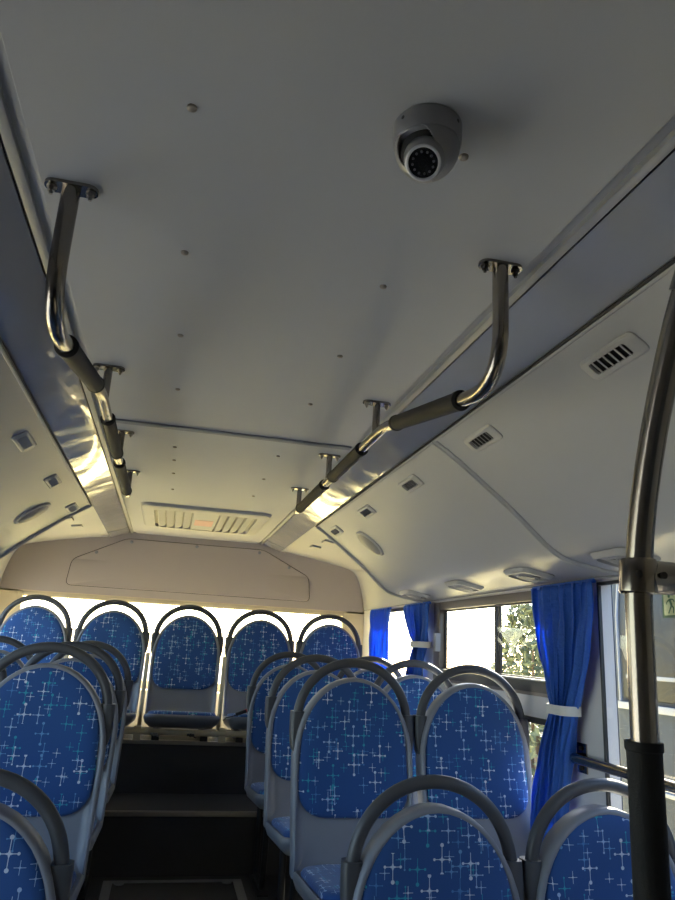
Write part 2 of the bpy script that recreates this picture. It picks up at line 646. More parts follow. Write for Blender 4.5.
wi = 1
for side in (1, -1):
    for k, (a, b, z0, z1) in enumerate(WIN):
        if (a, b, z0, z1) not in WINS[side]:
            continue
        s = side
        bm = B()
        if k == 1:
            rect_frame(bm, s * (W - .008), s * (W + .03), a, b, z0, z1, .05, .085, .030, .038)
            fr = new_obj('window_%d' % wi, bm, M_BRFR, kind='structure')
            bm = B(); box(bm, *sorted((s * (W - .012), s * (W + .02))), a + .05, b - .085, z0 + .012, z0 + .052, .003)
            new_obj('sill_frame', bm, M_FRAME, fr, label='black lower sliding track')
            bm = B(); box(bm, *sorted((s * (W - .013), s * (W - .004))), a + .05, b - .085, z0 + .0525, z0 + .059, .001)
            new_obj('track_rail', bm, M_TRIM, fr)
            for (pa, pb, xo) in ((a + .05, 2.845, .010), (2.815, b - .085, .022)):
                bm = B(); rect_frame(bm, s * (W + xo - .005), s * (W + xo + .005), pa, pb, z0 + .055, z1 - .036, .018, .018, .010, .010, .001)
                sh = new_obj('sliding_sash', bm, M_FRAME, fr)
                bm = B(); box(bm, *sorted((s * (W + xo - .002), s * (W + xo + .001))), pa + .01, pb - .01, z0 + .06, z1 - .04)
                new_obj('pane', bm, M_GLASS, sh, smooth=False)
            bm = B(); box(bm, *sorted((s * (W - .035), s * (W - .006))), b - .098, b - .07, 1.33, 1.42, .006)
            new_obj('sash_latch', bm, M_GREY, fr)
        else:
            rect_frame(bm, s * (W - .004), s * (W + .008), a, b, z0, z1, .022, .010, .022, .022 if k != 0 else .012)
            fr = new_obj('window_%d' % wi, bm, M_FRAME, kind='structure')
            bm = B(); box(bm, *sorted((s * (W + .001), s * (W + .004))), a + .012, b - .006, z0 + .015, z1 - .008)
            new_obj('pane', bm, M_GLASS, fr, smooth=False)
        wi += 1

# rear wall: lower wall, corner posts, window, headliner
RX = 1.09
bm = B()
box(bm, -W, W, Y1, Y1 + .06, -.06, 1.02)
box(bm, -W, -RX, Y1, Y1 + .06, 1.02, 1.60)
box(bm, RX, W, Y1, Y1 + .06, 1.02, 1.60)
box(bm, -W, W, Y1, Y1 + .06, 1.56, ZC + .08)
new_obj('wall_rear', bm, M_BEIGE, kind='structure', smooth=False)
bm = B(); rect_frame_pts = None
for (xa, xb, za, zb) in ((-RX, -RX + .03, 1.02, 1.56), (RX - .03, RX, 1.02, 1.56), (-RX + .03, RX - .03, 1.02, 1.05), (-RX + .03, RX - .03, 1.535, 1.56)):
    box(bm, xa, xb, Y1 - .004, Y1 + .05, za, zb, .004)
rw = new_obj('window_%d' % wi, bm, M_BEIGE, kind='structure')
bm = B(); box(bm, -RX + .02, RX - .02, Y1 + .028, Y1 + .032, 1.04, 1.545)
new_obj('pane', bm, M_GLASS, rw, smooth=False)
# beige deck behind the back row, yellowed to bounce warm light upward
bm = B(); box(bm, -W + .01, W - .01, 4.80, Y1, ZP, 1.0, .01)
new_obj('trim_7', bm, M_BEIGE, kind='structure')

half = [(1.205, 1.57), (1.195, 1.70), (1.145, 1.825), (1.06, 1.885), (.60, 1.958), (.45, 2.0)]
outl = [(x, z) for x, z in half] + [(-x, z) for x, z in reversed(half)]
bm = B()


def yslope(z):
    return 4.925 - (z - 1.56) * .11


loft(bm, [[Vector((x, yslope(z) + dy, z)) for x, z in outl] for dy in (0., .02)])
hl = new_obj('rear_headliner', bm, M_REAR, smooth=False)
tag(hl, 'beige moulded headliner panel above the rear window', 'headliner')
hatch = [(-.46, 1.945), (.46, 1.945), (.79, 1.785), (.81, 1.62), (-.81, 1.62), (-.79, 1.785)]


def round_poly(pts, r, k=5):
    n = len(pts)
    out = []
    for i in range(n):
        a, b, c = Vector(pts[i - 1]), Vector(pts[i]), Vector(pts[(i + 1) % n])
        p0 = b + (a - b).normalized() * r
        p2 = b + (c - b).normalized() * r
        for j in range(k + 1):
            s = j / k
            out.append((1 - s) ** 2 * p0 + 2 * s * (1 - s) * b + s * s * p2)
    return out


hp = round_poly(hatch, .035)
cen = Vector((0, 1.78))
bm = B()
loft(bm, [[Vector((q.x, yslope(q.y) - dy, q.y)) for q in [cen + (p - cen) * sc for p in hp]] for sc, dy in ((1., -.001), (1., .0045), (.994, .007), (.6, .007))], True, True)
hh = new_obj('access_cover', bm, M_REAR, hl)
bm = B()
pr = [cen + (p - cen) * 1.002 for p in hp]
pts = [Vector((q.x, yslope(q.y) - .001, q.y)) for q in pr]
tube(bm, pts + [pts[0]], .0028, 6)
new_obj('cover_gap', bm, M_GAP, hl)
for x, z in ((-.43, 1.925), (.43, 1.925), (-.645, 1.84), (.645, 1.84), (0, 1.93)):
    bm = B(); disc(bm, (x, yslope(z) - .006, z), (0, -1, 0), .011, .004, 14, .003)
    new_obj('cover_screw', bm, M_TRIM, hh)

# ceiling air outlet near the rear
av = empty('air_outlet', (0, 4.06, ZC), 0, 'wide cream slatted air outlet in the ceiling by the rear headliner', 'air outlet')
bm = B()
ro = rrect(0, 0, .345, .39, .06)
ri = rrect(0, 0, .275, .30, .03)
loft(bm, [[Vector((x, y, z)) for x, y in pl] for pl, z in ((ro, 0.), (rrect(0, 0, .335, .38, .055), -.014), (rrect(0, 0, .315, .36, .05), -.020), (ri, -.020), (ri, 0.))], False, False)
new_obj('frame', bm, M_VENT, av)
bm = B(); box(bm, -.28, .28, -.305, .305, -.003, .0)
new_obj('cavity', bm, M_SPK, av, smooth=False)
for sx in (-1, 1):
    for k in range(4):
        bm = B()
        mt = Matrix.Translation((sx * (.095 + k * .047), 0, -.013)) @ Matrix.Rotation(-.28 , 4, 'Y')
        box(bm, -.0205, .0205, -.298, .298, -.003, .003, .002, 1, mt)
        new_obj('slat', bm, M_VENT, av)
bm = B(); box(bm, -.068, .068, -.299, .299, -.018, -.004, .004)
new_obj('centre_panel', bm, M_VENT, av)
bm = B(); box(bm, -.052, .052, -.07, .13, -.0192, -.018)
new_obj('sticker', bm, plain('faded_pink_sticker', (.62, .36, .32), .6), av, smooth=False, label='faded pink sticker on the centre panel')


# ------------------------------------------------------------------ seats
def back_half(t):
    """half width of the shell at height t above the cushion"""
    tm, top = .27, .555
    if t < tm:
        return .212 - .006 * (1 - t / tm)
    u = min(1, (t - tm) / (top - tm))
    return .212 * (1 - u ** 2.25) ** (1 / 1.9)


def pad_half(t):
    b0, b1, tm, top = .115, .185, .30, .546
    if t < b1:
        u = (b1 - t) / (b1 - b0)
        return .10 + .088 * sqrt(max(0, 1 - u * u))
    if t < tm:
        return .188 + .004 * (1 - abs((t - .23) / .07))
    u = min(1, (t - tm) / (top - tm))
    return .189 * (1 - u ** 2.25) ** (1 / 1.95)


def outline(fn, t0, t1, n=22):
    ts = [t0 + (t1 - t0) * (.5 - .5 * cos(pi * i / n)) for i in range(n + 1)]
    right = [(fn(t), t) for t in ts]
    left = [(-fn(t), t) for t in reversed(ts)]
    pts = right + left
    out = []
    for p in pts:
        if not out or (abs(p[0] - out[-1][0]) + abs(p[1] - out[-1][1])) > 1e-4:
            out.append(p)
    return out


def back_y(t):
    return -.105 * (1 - t / .62) + .02 * sin(pi * min(1, max(0, t / .55)))


def make_seat(H, label, low=False):
    """H: height of the cushion top above the floor it stands on; faces -y; y=0 is the top of the grab handle"""
    root = empty('bus_seat', (0, 0, 0), 0, label, 'seat')
    # backrest shell
    ol = outline(back_half, -.05, .555)
    bm = B()
    c = Vector((0, .25))

    def ring(pl, sc, dy, inset=0.):
        r = []
        for x, t in pl:
            v = c + (Vector((x, t)) - c) * sc
            if inset:
                d = (v - c).normalized()
                v = v - d * inset
            r.append(Vector((v.x, back_y(v.y) + dy + .14 * 0, H + v.y)))
        return r
    loft(bm, [ring(ol, .35, .052), ring(ol, .8, .055), ring(ol, 1, .052, .012), ring(ol, 1, .040, .002), ring(ol, 1, .0, .0), ring(ol, 1, -.016, .003), ring(ol, 1, -.020, .010),
              ring(ol, 1, -.016, .017), ring(ol, 1, -.006, .022), ring(ol, .8, -.003), ring(ol, .4, 0.0)])
    new_obj('backrest_shell', bm, M_SHELL, root, angle=1.2)
    # padded insert
    pl = outline(pad_half, .115, .546)
    bm = B()
    c = Vector((0, .32))
    loft(bm, [ring(pl, 1., .004), ring(pl, 1., -.010), ring(pl, 1, -.017, .004), ring(pl, 1, -.021, .012), ring(pl, .86, -.024), ring(pl, .7, -.024), ring(pl, .5, -.022), ring(pl, .25, -.020)])
    new_obj('backrest_pad', bm, M_FAB, root, uvmode='xz', angle=1.2)
    # grab handle: arch and two tapered sockets
    pts = []
    zt, zs = .604, .40
    pts.append((-.199, back_y(.36) + .022, H + .36))
    for i in range(33):
        a = pi - pi * i / 32
        xx = .199 * cos(a)
        zz = zs + (zt - zs) * abs(sin(a)) ** .92
        yb = back_y(.40) * (1 - (zz - zs) / (zt - zs)) + 0.02 * (1 - (zz - zs) / (zt - zs))
        pts.append((xx, yb, H + zz))
    pts.append((.199, back_y(.36) + .022, H + .36))
    bm = B(); tube(bm, pts, .0162, 14)
    new_obj('grab_handle', bm, M_HOOP, root)
    for sx in (-1, 1):
        bm = B()
        rings = []
        for t, hw, off in ((.435, .0225, 0), (.425, .0235, 0), (.37, .0225, .001), (.335, .017, .003), (.315, .010, .005), (.307, .004, .006)):
            yy_ = back_y(t) + .020
            rings.append([Vector((sx * (.199 + off * 1.0) + qx, yy_ + qy, H + t)) for qx, qy in rrect(0, 0, hw, .024, min(hw, .024) * .6, 3)])
        loft(bm, rings)
        new_obj('handle_socket', bm, M_HOOP, root)
    # seat pan and cushion
    bm = B()
    yc = -.10 - .215

    def pan(hx, hy, z, r=.07, dy=0.):
        return [Vector((x, y, H + z - (y - yc) * .09)) for x, y in rrect(0, yc + dy, hx, hy, r)]
    loft(bm, [pan(.12, .12, -.080, .05), pan(.17, .18, -.076, .06, .01), pan(.198, .222, -.052), pan(.206, .238, -.028), pan(.205, .238, -.014), pan(.198, .232, -.008), pan(.19, .222, -.014), pan(.15, .18, -.02)])
    new_obj('seat_pan', bm, M_SHELL2, root, angle=1.2)
    bm = B()
    loft(bm, [pan(.186, .205, -.020, .075, .006), pan(.187, .206, -.006, .075, .006), pan(.182, .20, .004, .075, .006), pan(.165, .182, .009, .07, .006), pan(.1, .12, .010, .06, .006), pan(.03, .04, .009, .02, .006)])
    new_obj('cushion', bm, M_FAB, root, uvmode='xy', angle=1.2)
    if low:
        for sx in (-1, 1):
            bm = B(); box(bm, sx * .13 - .02, sx * .13 + .02, -.46, -.14, .0, H - .085, .004)
            new_obj('leg', bm, M_BLKST, root)
    else:
        for sx in (-1, 1):
            bm = B()
            tube(bm, fillet([(sx * .13, -.43, H - .085), (sx * .13, -.40, .02), (sx * .13, -.18, .02), (sx * .13, -.16, H - .085)], .04, 5), .014, 10)
            box(bm, sx * .13 - .025, sx * .13 + .025, -.44, -.14, 0, .008, .002)
            new_obj('leg', bm, M_BLKST, root)
    return root


ROWS = [(1.745, ZF), (2.55, ZR), (3.185, ZR), (3.90, ZR)]
H_F = 1.037 - .62
proto = make_seat(H_F, 'x')
proto_low = make_seat(1.533 - .62 - ZP, 'x', True)
ordn = ['nearest', 'second', 'third', 'fourth']
used = False
for side, xs in (('right', (.535, .985)), ('left', (-.495, -.945))):
    for r, (y, z) in enumerate(ROWS):
        for c_, x in enumerate(xs):
            o = proto if not used else copy_tree(proto)
            used = True
            o.location = (x, y, z)
            pos = 'on the aisle' if c_ == 0 else 'by the window'
            o['label'] = 'blue star-patterned grey seat %s in the %s row on the %s side' % (pos, ordn[r], side)
            o['group'] = 'paired passenger seats along the aisle'
BX = [(-.914, 'far left seat of the back row, beside the left wall, grey shell and blue pad'),
      (-.457, 'back row seat second from the left, blue star pad in grey shell'),
      (0.0, 'middle seat of the back row facing straight down the aisle'),
      (.457, 'back row seat second from the right, blue star pad in grey shell'),
      (.914, 'far right seat of the back row, beside the right rear post')]
for i, (x, lb) in enumerate(BX):
    o = proto_low if i == 0 else copy_tree(proto_low)
    o.location = (x, 4.66, ZP)
    o['label'] = lb
    o['group'] = 'back row seats'

# cream frame carrying the back row
bf = empty('bench_frame', (0, 4.19, ZP), 0, 'cream metal frame bar below the back row seats', 'seat frame')
bm = B(); tube(bm, [(-1.1, .012, .046), (1.1, .012, .046)], .0165, 12)
new_obj('cross_bar', bm, M_BEIGE, bf)
for x in (-.6855, -.2285, .2285, .6855):
    bm = B(); box(bm, x - .012, x + .012, .30, .325, .0, .45, .004)
    new_obj('upright', bm, M_BEIGE, bf)
    bm = B(); box(bm, x - .02, x + .02, .0, .05, .0, .072, .003)
    new_obj('bracket', bm, M_BEIGE, bf)
for x, lb in ((-.14, 'small metal latch hanging under the middle back seat, left one'), (.055, 'small dark latch hanging under the middle back seat, right one')):
    o = empty('seat_latch', (x, 4.165, ZP + .04), 0, lb, 'latch', 'latches under the back row')
    bm = B(); box(bm, -.02, .02, -.012, .0, -.006, .006, .002); disc(bm, (0, -.012, 0), (0, -1, 0), .009, .012, 12)
    new_obj('latch_body', bm, M_BOLT if x < 0 else M_BLKST, o)
    bm = B(); tube(bm, [(.0, -.01, 0), (.03, -.018, -.012)], .004, 8)
    new_obj('latch_pin', bm, M_BOLT if x < 0 else M_BLKST, o)

# seat belt end lying by the gap between two back seats
sb = empty('seat_belt', (.235, 4.13, .905), 0, 'black seat belt buckle with red button lying between two back row seats', 'seat belt')
bm = B()
path = [Vector((-.01, .06, -.01)), Vector((.0, .0, .012)), Vector((.035, -.01, .022)), Vector((.06, -.01, .034))]
loft(bm, [[p + Vector((0, -.012, .002)), p + Vector((0, .012, .002)), p + Vector((0, .012, -.002)), p + Vector((0, -.012, -.002))] for p in path])
new_obj('webbing', bm, M_FOAM, sb)
bm = B(); box(bm, -.005, .055, -.014, .014, -.009, .009, .004, 2, Matrix.Translation((.055, -.01, .034)) @ Matrix.Rotation(-.35, 4, 'Y'))
new_obj('buckle', bm, M_BLKST, sb)
bm = B(); box(bm, .045, .06, -.011, .011, -.006, .0095, .002, 2, Matrix.Translation((.055, -.01, .034)) @ Matrix.Rotation(-.35, 4, 'Y'))
new_obj('release_button', bm, plain('red_button', (.5, .04, .04), .4), sb, label='red release button')

# ------------------------------------------------------------------ ceiling hand rails
for side, nm in ((1, 'right'), (-1, 'left')):
    X = .361 * side
    hr = empty('ceiling_handrail', (X, 1.016, ZC), 0, 'long steel handrail with black grips hung under the ceiling, %s side' % nm, 'handrail', 'ceiling handrails')
    yy0 = 1.016

    def L(y, z):
        return (0, y - yy0, z - ZC)
    pts = fillet([L(1.016, ZC - .003), L(1.016, 1.758), L(1.70, 1.889), L(3.005, 1.889)], [.12, .06], 10)
    bm = B(); tube(bm, pts, .014, 18)
    rail = new_obj('rail', bm, M_STEEL, hr)
    slope = (1.889 - 1.758) / (1.70 - 1.016)
    for a, b in ((1.185, 1.60), (1.925, 2.315), (2.44, 2.935)):
        fz = lambda y: 1.758 + slope * (y - 1.016) if y < 1.65 else 1.889
        bm = B()
        A, Bq = Vector(L(a, fz(a))), Vector(L(b, fz(b)))
        d = (Bq - A).normalized()
        tube(bm, [A, A + d * .002, A + d * .012, A + d * .014, Bq - d * .014, Bq - d * .012, Bq - d * .002, Bq], [.0175, .0205, .0205, .0190, .0190, .0205, .0205, .0175], 18)
        new_obj('foam_grip', bm, M_FOAM, hr)
    for k, y in enumerate((1.016, 1.785, 2.384, 2.982)):
        bm = B()
        cy_ = y - yy0
        loft(bm, [[Vector((px, cy_ + py, z)) for px, py in rrect(0, 0, .040, .0155, .0145)] for z in (-.0055, -.0045, 0.)])
        bk = new_obj('mounting_plate', bm, M_STEEL, hr)
        if k:
            bm = B(); tube(bm, [(0, cy_, -.004), (0, cy_, 1.889 - ZC)], .0105, 14)
            new_obj('stanchion', bm, M_STEEL, hr)
        for sx in (-1, 1):
            bm = B()
            disc(bm, (sx * .029, cy_, -.0055), (0, 0, -1), .0078, .002, 14)
            disc(bm, (sx * .029, cy_, -.007), (0, 0, -1), .0058, .007, 6)
            disc(bm, (sx * .029, cy_, -.014), (0, 0, -1), .0030, .005, 10)
            new_obj('bolt', bm, M_BLKST if side > 0 and k == 0 else M_BOLT, bk)

# ------------------------------------------------------------------ stanchion pole beside the camera
PX = .472
pole = empty('grab_pole', (PX, .845, 0), 0, 'tall steel grab pole with black foam sleeve curving to the ceiling', 'grab pole')
bm = B()
path = [(0, 0.03, 0.0), (0, .005, .9), (0, 0, 1.25), (0, -.004, 1.40)]
for s in range(1, 9):
    u = s / 8
    path.append((0, -.004 - .115 * u ** 1.6, 1.40 + .36 * u))
path.append((.004, -.165, 1.85))
path.append((.006, -.20, ZC - .012))
tube(bm, path, .0175, 24)
new_obj('pole_tube', bm, M_STEEL, pole)
bm = B()
tube(bm, [(0, .02, .30), (0, .006, .9), (0, .003, 1.214), (0, .003, 1.216), (0, .003, 1.226)], [.0218, .0218, .0218, .0238, .0238], 24)
new_obj('foam_sleeve', bm, M_FOAM, pole)
bm = B(); tube(bm, [(0, -.137, 1.795), (.004, -.165, 1.85), (.006, -.19, 1.94)], [.0195, .0195, .0195], 20)
new_obj('top_socket', bm, M_HOOP, pole)
bm = B(); disc(bm, (.006, -.202, ZC - .001), (0, 0, -1), .035, .012, 24)
disc(bm, (0, .03, 0), (0, 0, 1), .04, .006, 24)
new_obj('flange', bm, M_STEEL, pole)
cl = B()
tube(cl, [(0, -.004, 1.412), (0, -.004, 1.415), (0, -.008, 1.455), (0, -.008, 1.458)], [.0222, .0245, .0245, .0222], 24)
tube(cl, [(.0, -.006, 1.436), (.052, -.006, 1.436), (.055, -.006, 1.436)], [.0225, .0225, .0205], 22)
clamp = new_obj('tee_clamp', cl, M_STEEL, pole)
for (dx, dy) in ((-.0135, -.0255), (.021, -.0290)):
    bm = B(); disc(bm, (dx, dy, 1.436), Vector((dx * .4, -1, 0)), .0048, .003, 12)
    new_obj('socket_screw', bm, M_BLKST, clamp)
bm = B(); tube(bm, [(.03, -.006, 1.436), (W - PX - .004, -.006, 1.436)], .0175, 20)
new_obj('cross_bar', bm, M_STEEL, pole)

# ------------------------------------------------------------------ dome camera on the ceiling
dc = empty('dome_camera', (.120, .735, ZC), 0, 'silver grey dome security camera screwed to the ceiling', 'security camera')


def lathe(bm, prof, n=36, M=None):
    rings = []
    for r, z in prof:
        ring = [Vector((r * cos(2 * pi * k / n), r * sin(2 * pi * k / n), z)) for k in range(n)]
        if M is not None:
            ring = [M @ v for v in ring]
        rings.append(ring)
    loft(bm, rings, True, True)


bm = B(); lathe(bm, [(.044, 0), (.0455, -.002), (.0448, -.027), (.0438, -.0295), (.040, -.0295)])
new_obj('base_ring', bm, M_CAMG, dc)
look = Vector((-.30, -.52, -.80)).normalized()
zc = Vector((0, 0, -.040))
# turret shell: sphere with an opening around the look direction
Mq = look.to_track_quat('Z', 'Y').to_matrix().to_4x4()
bm = B()
prof = [(.0428 * cos(a), -.029 - .0465 * sin(a)) for a in [i * pi / 2 / 50 for i in range(50)]] + [(.0005, -.0756)]
lathe(bm, prof, 144)
op = (zc + look * .03 + Vector((-.006, -.002, .006)))
for f in list(bm.faces):
    cc = f.calc_center_median()
    if len(f.verts) > 8:
        continue
    q = cc - zc
    ang = q.angle(Vector((-.62, -.50, -.36)))
    if ang < .76:
        bm.faces.remove(f)
shell = new_obj('turret_shell', bm, M_CAMG, dc)
md = shell.modifiers.new('thick', 'SOLIDIFY')
md.thickness = .002
md.offset = -1
bm = B()
bmesh.ops.create_uvsphere(bm, u_segments=32, v_segments=18, radius=.0355, matrix=Matrix.Translation(zc))
new_obj('socket_void', bm, M_DARK, dc)
eye = zc + look * .0165
Me = Matrix.Translation(eye) @ Mq
bm = B(); lathe(bm, [(.004, -.018), (.018, -.014), (.026, -.002), (.0275, .006), (.026, .016), (.0235, .023), (.0222, .0245), (.0205, .0240), (.0200, .021)], 36, Me)
new_obj('eyeball', bm, M_CAMG, dc)
bm = B(); lathe(bm, [(.0225, .0238), (.0228, .0255), (.0212, .0265), (.0190, .0262), (.0186, .0235)], 36, Me)
new_obj('lens_ring', bm, M_CAMR, dc)
bm = B(); lathe(bm, [(.0190, .0236), (.0188, .0248), (.0005, .0250)], 36, Me)
ln = new_obj('lens_window', bm, M_LENS, dc)
bm = B(); lathe(bm, [(.0075, .0249), (.007, .0272), (.0055, .0272), (.0045, .0262), (.0005, .0258)], 24, Me)
new_obj('lens', bm, M_LENS, ln)
m_led = plain('led_bead', (.08, .085, .10), .3)
for k in range(12):
    a = 2 * pi * k / 12
    bm = B(); disc(bm, Me @ Vector((.0135 * cos(a), .0135 * sin(a), .0249)), look, .0016, .0006, 10, .0006)
    new_obj('led', bm, m_led, ln)
for a in (3.6, 5.4, 1.2):
    bm = B(); disc(bm, (.0445 * cos(a), .0445 * sin(a), -.010), (cos(a), sin(a), 0), .0026, .001, 12)
    new_obj('set_screw', bm, M_BLKST, dc)

# ------------------------------------------------------------------ outlets, speakers and lamps on the ducts
ordv = ['nearest', 'second nearest', 'third', 'fourth', 'farthest']


def duct_vent(side, y, label, grp):
    o = empty('air_vent', (0, 0, 0), 0, label, 'air vent', grp)
    o.matrix_world = duct_matrix(.642, y, side)
    bm = B()
    A = rrect(0, 0, .027, .086, .014)
    Bo = rrect(0, 0, .023, .080, .012)
    Ci = rrect(0, -.004, .0145, .058, .006)
    loft(bm, [[Vector((x, yy_, z)) for x, yy_ in pl] for pl, z in ((A, -.002), (A, .003), (Bo, .007), (Ci, .007), (Ci, .0))], False, False)
    new_obj('frame', bm, M_VENT, o)
    bm = B(); box(bm, -.0185, .0185, -.068, .060, .0003, .0012)
    new_obj('cavity', bm, M_DARK, o, smooth=False)
    for k in range(6):
        bm = B()
        box(bm, -.0165, .0165, -.006, .006, -.0008, .0008, .0, 1, Matrix.Translation((0, -.050 + k * .0184, .0045)) @ Matrix.Rotation(.5, 4, 'X'))
        new_obj('louvre', bm, M_VENT, o, smooth=False)
    return o


for k, y in enumerate((1.107, 1.70, 2.296, 2.872, 3.45)):
    duct_vent(1, y, '%s small louvred air vent on the right overhead duct' % ordv[k], 'air vents on the right duct')
for k, y in enumerate((1.107, 1.70, 2.296, 2.893, 3.50)):
    duct_vent(-1, y, '%s small louvred air vent on the left overhead duct' % ordv[k], 'air vents on the left duct')
for side, nm in ((1, 'right'), (-1, 'left')):
    o = empty('speaker', (0, 0, 0), 0, 'round grey speaker set in the far end of the %s overhead duct' % nm, 'speaker', 'duct speakers')
    o.matrix_world = duct_matrix(.757, 3.21, side)
    bm = B(); lathe(bm, [(.082, -.001), (.082, .004), (.078, .008), (.070, .009), (.067, .006)], 36)
    new_obj('rim', bm, M_VENT, o)
    bm = B(); lathe(bm, [(.068, .002), (.068, .007), (.055, .013), (.03, .017), (.001, .018)], 36)
    new_obj('grille', bm, M_SPK, o)
for side, nm in ((1, 'right'), (-1, 'left')):
    for k, y in enumerate((1.70, 2.24, 2.80, 3.42)):
        o = empty('service_outlet', (0, 0, 0), 0, 'round slatted outlet under the %s duct edge, %s' % (nm, ordv[k]), 'air outlet', 'outlets above the %s windows' % nm)
        o.matrix_world = duct_matrix(1.06, y, side)
        bm = B()
        P1 = rrect(0, 0, .062, .090, .03)
        P2 = rrect(0, 0, .054, .080, .028)
        P3 = rrect(0, 0, .050, .070, .026)
        loft(bm, [[Vector((x, yy_, z)) for x, yy_ in pl] for pl, z in ((P1, -.002), (P1, .002), (P2, .014), (P3, .015), (P3, .006))], False, True)
        new_obj('housing', bm, M_VENT, o)
        bm = B(); lathe(bm, [(.042, .005), (.042, .013), (.038, .016), (.034, .014), (.001, .014)], 30)
        new_obj('dial', bm, M_GREY, o)
        for q in range(5):
            hw = sqrt(.034 ** 2 - ((q - 2) * .0125) ** 2)
            bm = B(); box(bm, -hw, hw, (q - 2) * .0125 - .0028, (q - 2) * .0125 + .0028, .014, .018, .001)
            new_obj('louvre', bm, M_VENT, o)

# ------------------------------------------------------------------ curtains
def curtain(name_label, x, y0, y1, zt, zb, tie=None, folds=9, seed=1):
    """y0..y1 at the top; tie = (z, ya, yb) gathered span"""
    rnd = random.Random(seed)
    NZ, NU = 46, folds * 14
    ph = [rnd.uniform(-.5, .5) for _ in range(folds + 2)]
    amp = [rnd.uniform(.6, 1.2) for _ in range(folds + 2)]
    bm = B()
    rows = []
    for j in range(NZ + 1):
        z = zt + (zb - zt) * j / NZ
        if tie:
            tz, ta, tb = tie
            if z >= tz:
                s = (zt - z) / (zt - tz)
                e = s ** 2.4
                a = y0 + (ta - y0) * (s ** 1.5 * .35 + .65 * e)
                b = y1 + (tb - y1) * (s ** 1.8 * .35 + .65 * e)
            else:
                s = min(1, (tz - z) / (.36))
                e = s ** .75
                a = ta + (y0 + (y1 - y0) * .52 - ta) * e
                b = tb + (y1 + (y1 - y0) * .05 - tb) * e
        else:
            s = (zt - z) / (zt - zb)
            a = y0 + .01 * s
            b = y1 - .02 * s
        wfrac = (b - a) / (y1 - y0)
        row = []
        for i in range(NU + 1):
            u = i / NU
            k = u * folds
            ki = int(min(folds - 1, k))
            A = amp[ki] * (1 - (k - ki)) + amp[ki + 1] * (k - ki)
            P = ph[ki] * (1 - (k - ki)) + ph[ki + 1] * (k - ki)
            depth = .019 * A * (1.35 - .55 * min(1, wfrac))
            if j == 0:
                depth *= .6
            dx = depth * sin(2 * pi * k + P * 1.2 + .6 * sin(3.1 * (z - zb) + ki))
            dx += .006 * sin(9 * z + 2.1 * k) + .004 * sin(31 * z + 5.3 * k + 2 * P) * sin(7 * z + k)
            bulge = .02 * sin(pi * u) * (1.2 - wfrac)
            row.append(bm.verts.new((x - .006 - dx * .9 - bulge, a + (b - a) * u + .004 * sin(2 * pi * k * 2 + P), z)))
        rows.append(row)
    for ra, rb in zip(rows[:-1], rows[1:]):
        for i in range(NU):
            bm.faces.new((ra[i], ra[i + 1], rb[i + 1], rb[i]))
    o = new_obj('curtain', bm, M_CURT, angle=3.)
    tag(o, name_label, 'curtain', 'blue window curtains')
    md_ = o.modifiers.new('thick', 'SOLIDIFY')
    md_.thickness = .0015
    bm = B(); box(bm, x - .004, x + .004, y0 + .005, y1 - .005, zt - .006, zt + .008, .002)
    new_obj('heading_tape', bm, M_CURT, o)
    if tie:
        tz, ta, tb = tie
        cy_ = (ta + tb) / 2
        hy = (tb - ta) / 2 + .005
        bm = B()
        lo = rrect(x - .018, cy_, .036, hy, .028, 6)
        lo2 = rrect(x - .018, cy_, .0385, hy + .0025, .030, 6)
        loft(bm, [[Vector((px, py, z)) for px, py in pl_] for pl_, z in ((lo, tz - .013), (lo2, tz - .015), (lo2, tz + .015), (lo, tz + .013), (lo, tz - .013))], False, False)
        new_obj('tieback', bm, M_TIE, o, label='white tie band')
    return o


curtain('blue curtain tied with a white band between the large and sliding window', 1.178, 2.02, 2.43, 1.572, .72, (1.165, 2.150, 2.265), 9, 3)
curtain('blue curtain tied with a white band left of the sliding window', 1.178, 3.50, 3.92, 1.572, .95, (1.36, 3.52, 3.66), 8, 8)
curtain('bright blue loose curtain by the rear corner post', 1.180, 4.18, 4.60, 1.572, .98, None, 7, 5)

# curtain rail
bm = B(); tube(bm, [(1.180, .3, 1.579), (1.180, 4.8, 1.579)], .004, 8)
tag(new_obj('curtain_rail', bm, M_TRIM), 'thin metal curtain rail along the right windows under the duct', 'curtain rail')

# guard rail on the window post
gr = empty('window_guard_rail', (1.178, 2.190, 1.022), 0, 'horizontal steel guard rail across the large window, bolted to white post', 'guard rail')
bm = B(); tube(bm, [(0, -.02, 0), (0, -1.5, 0)], .0155, 16)
new_obj('rail', bm, M_STEEL, gr)
bm = B(); tube(bm, fillet([(.034, .0, 0), (.0, .0, 0), (0, -.08, 0)], .016, 5), .0157, 14)
new_obj('elbow', bm, M_STEEL, gr)
bm = B(); box(bm, .031, .036, -.028, .028, -.045, .045, .002)
fl = new_obj('flange', bm, M_STEEL, gr)
for z in (-.03, .03):
    bm = B(); disc(bm, (.031, .0, z), (-1, 0, 0), .007, .007, 6)
    new_obj('bolt', bm, M_BLKST, fl)

# emergency exit sticker on the glass
ex = empty('exit_sign', (W + .012, 1.735, 1.490), 0, 'green and cream running man exit sticker on the large window', 'sign')
m_green = plain('exit_green', (.02, .13, .06), .5)
m_cream = plain('exit_cream', (.62, .68, .42), .5)
bm = B(); box(bm, -.0006, .0, -.075, .038, -.038, .038)
new_obj('backing', bm, m_green, ex, smooth=False)
bm = B(); box(bm, -.0010, -.0006, -.028, .031, -.031, .031)
box(bm, -.0010, -.0006, -.068, -.034, -.031, .031)
new_obj('cream_panels', bm, m_cream, ex, smooth=False)
bm = B()
XF = -.0016


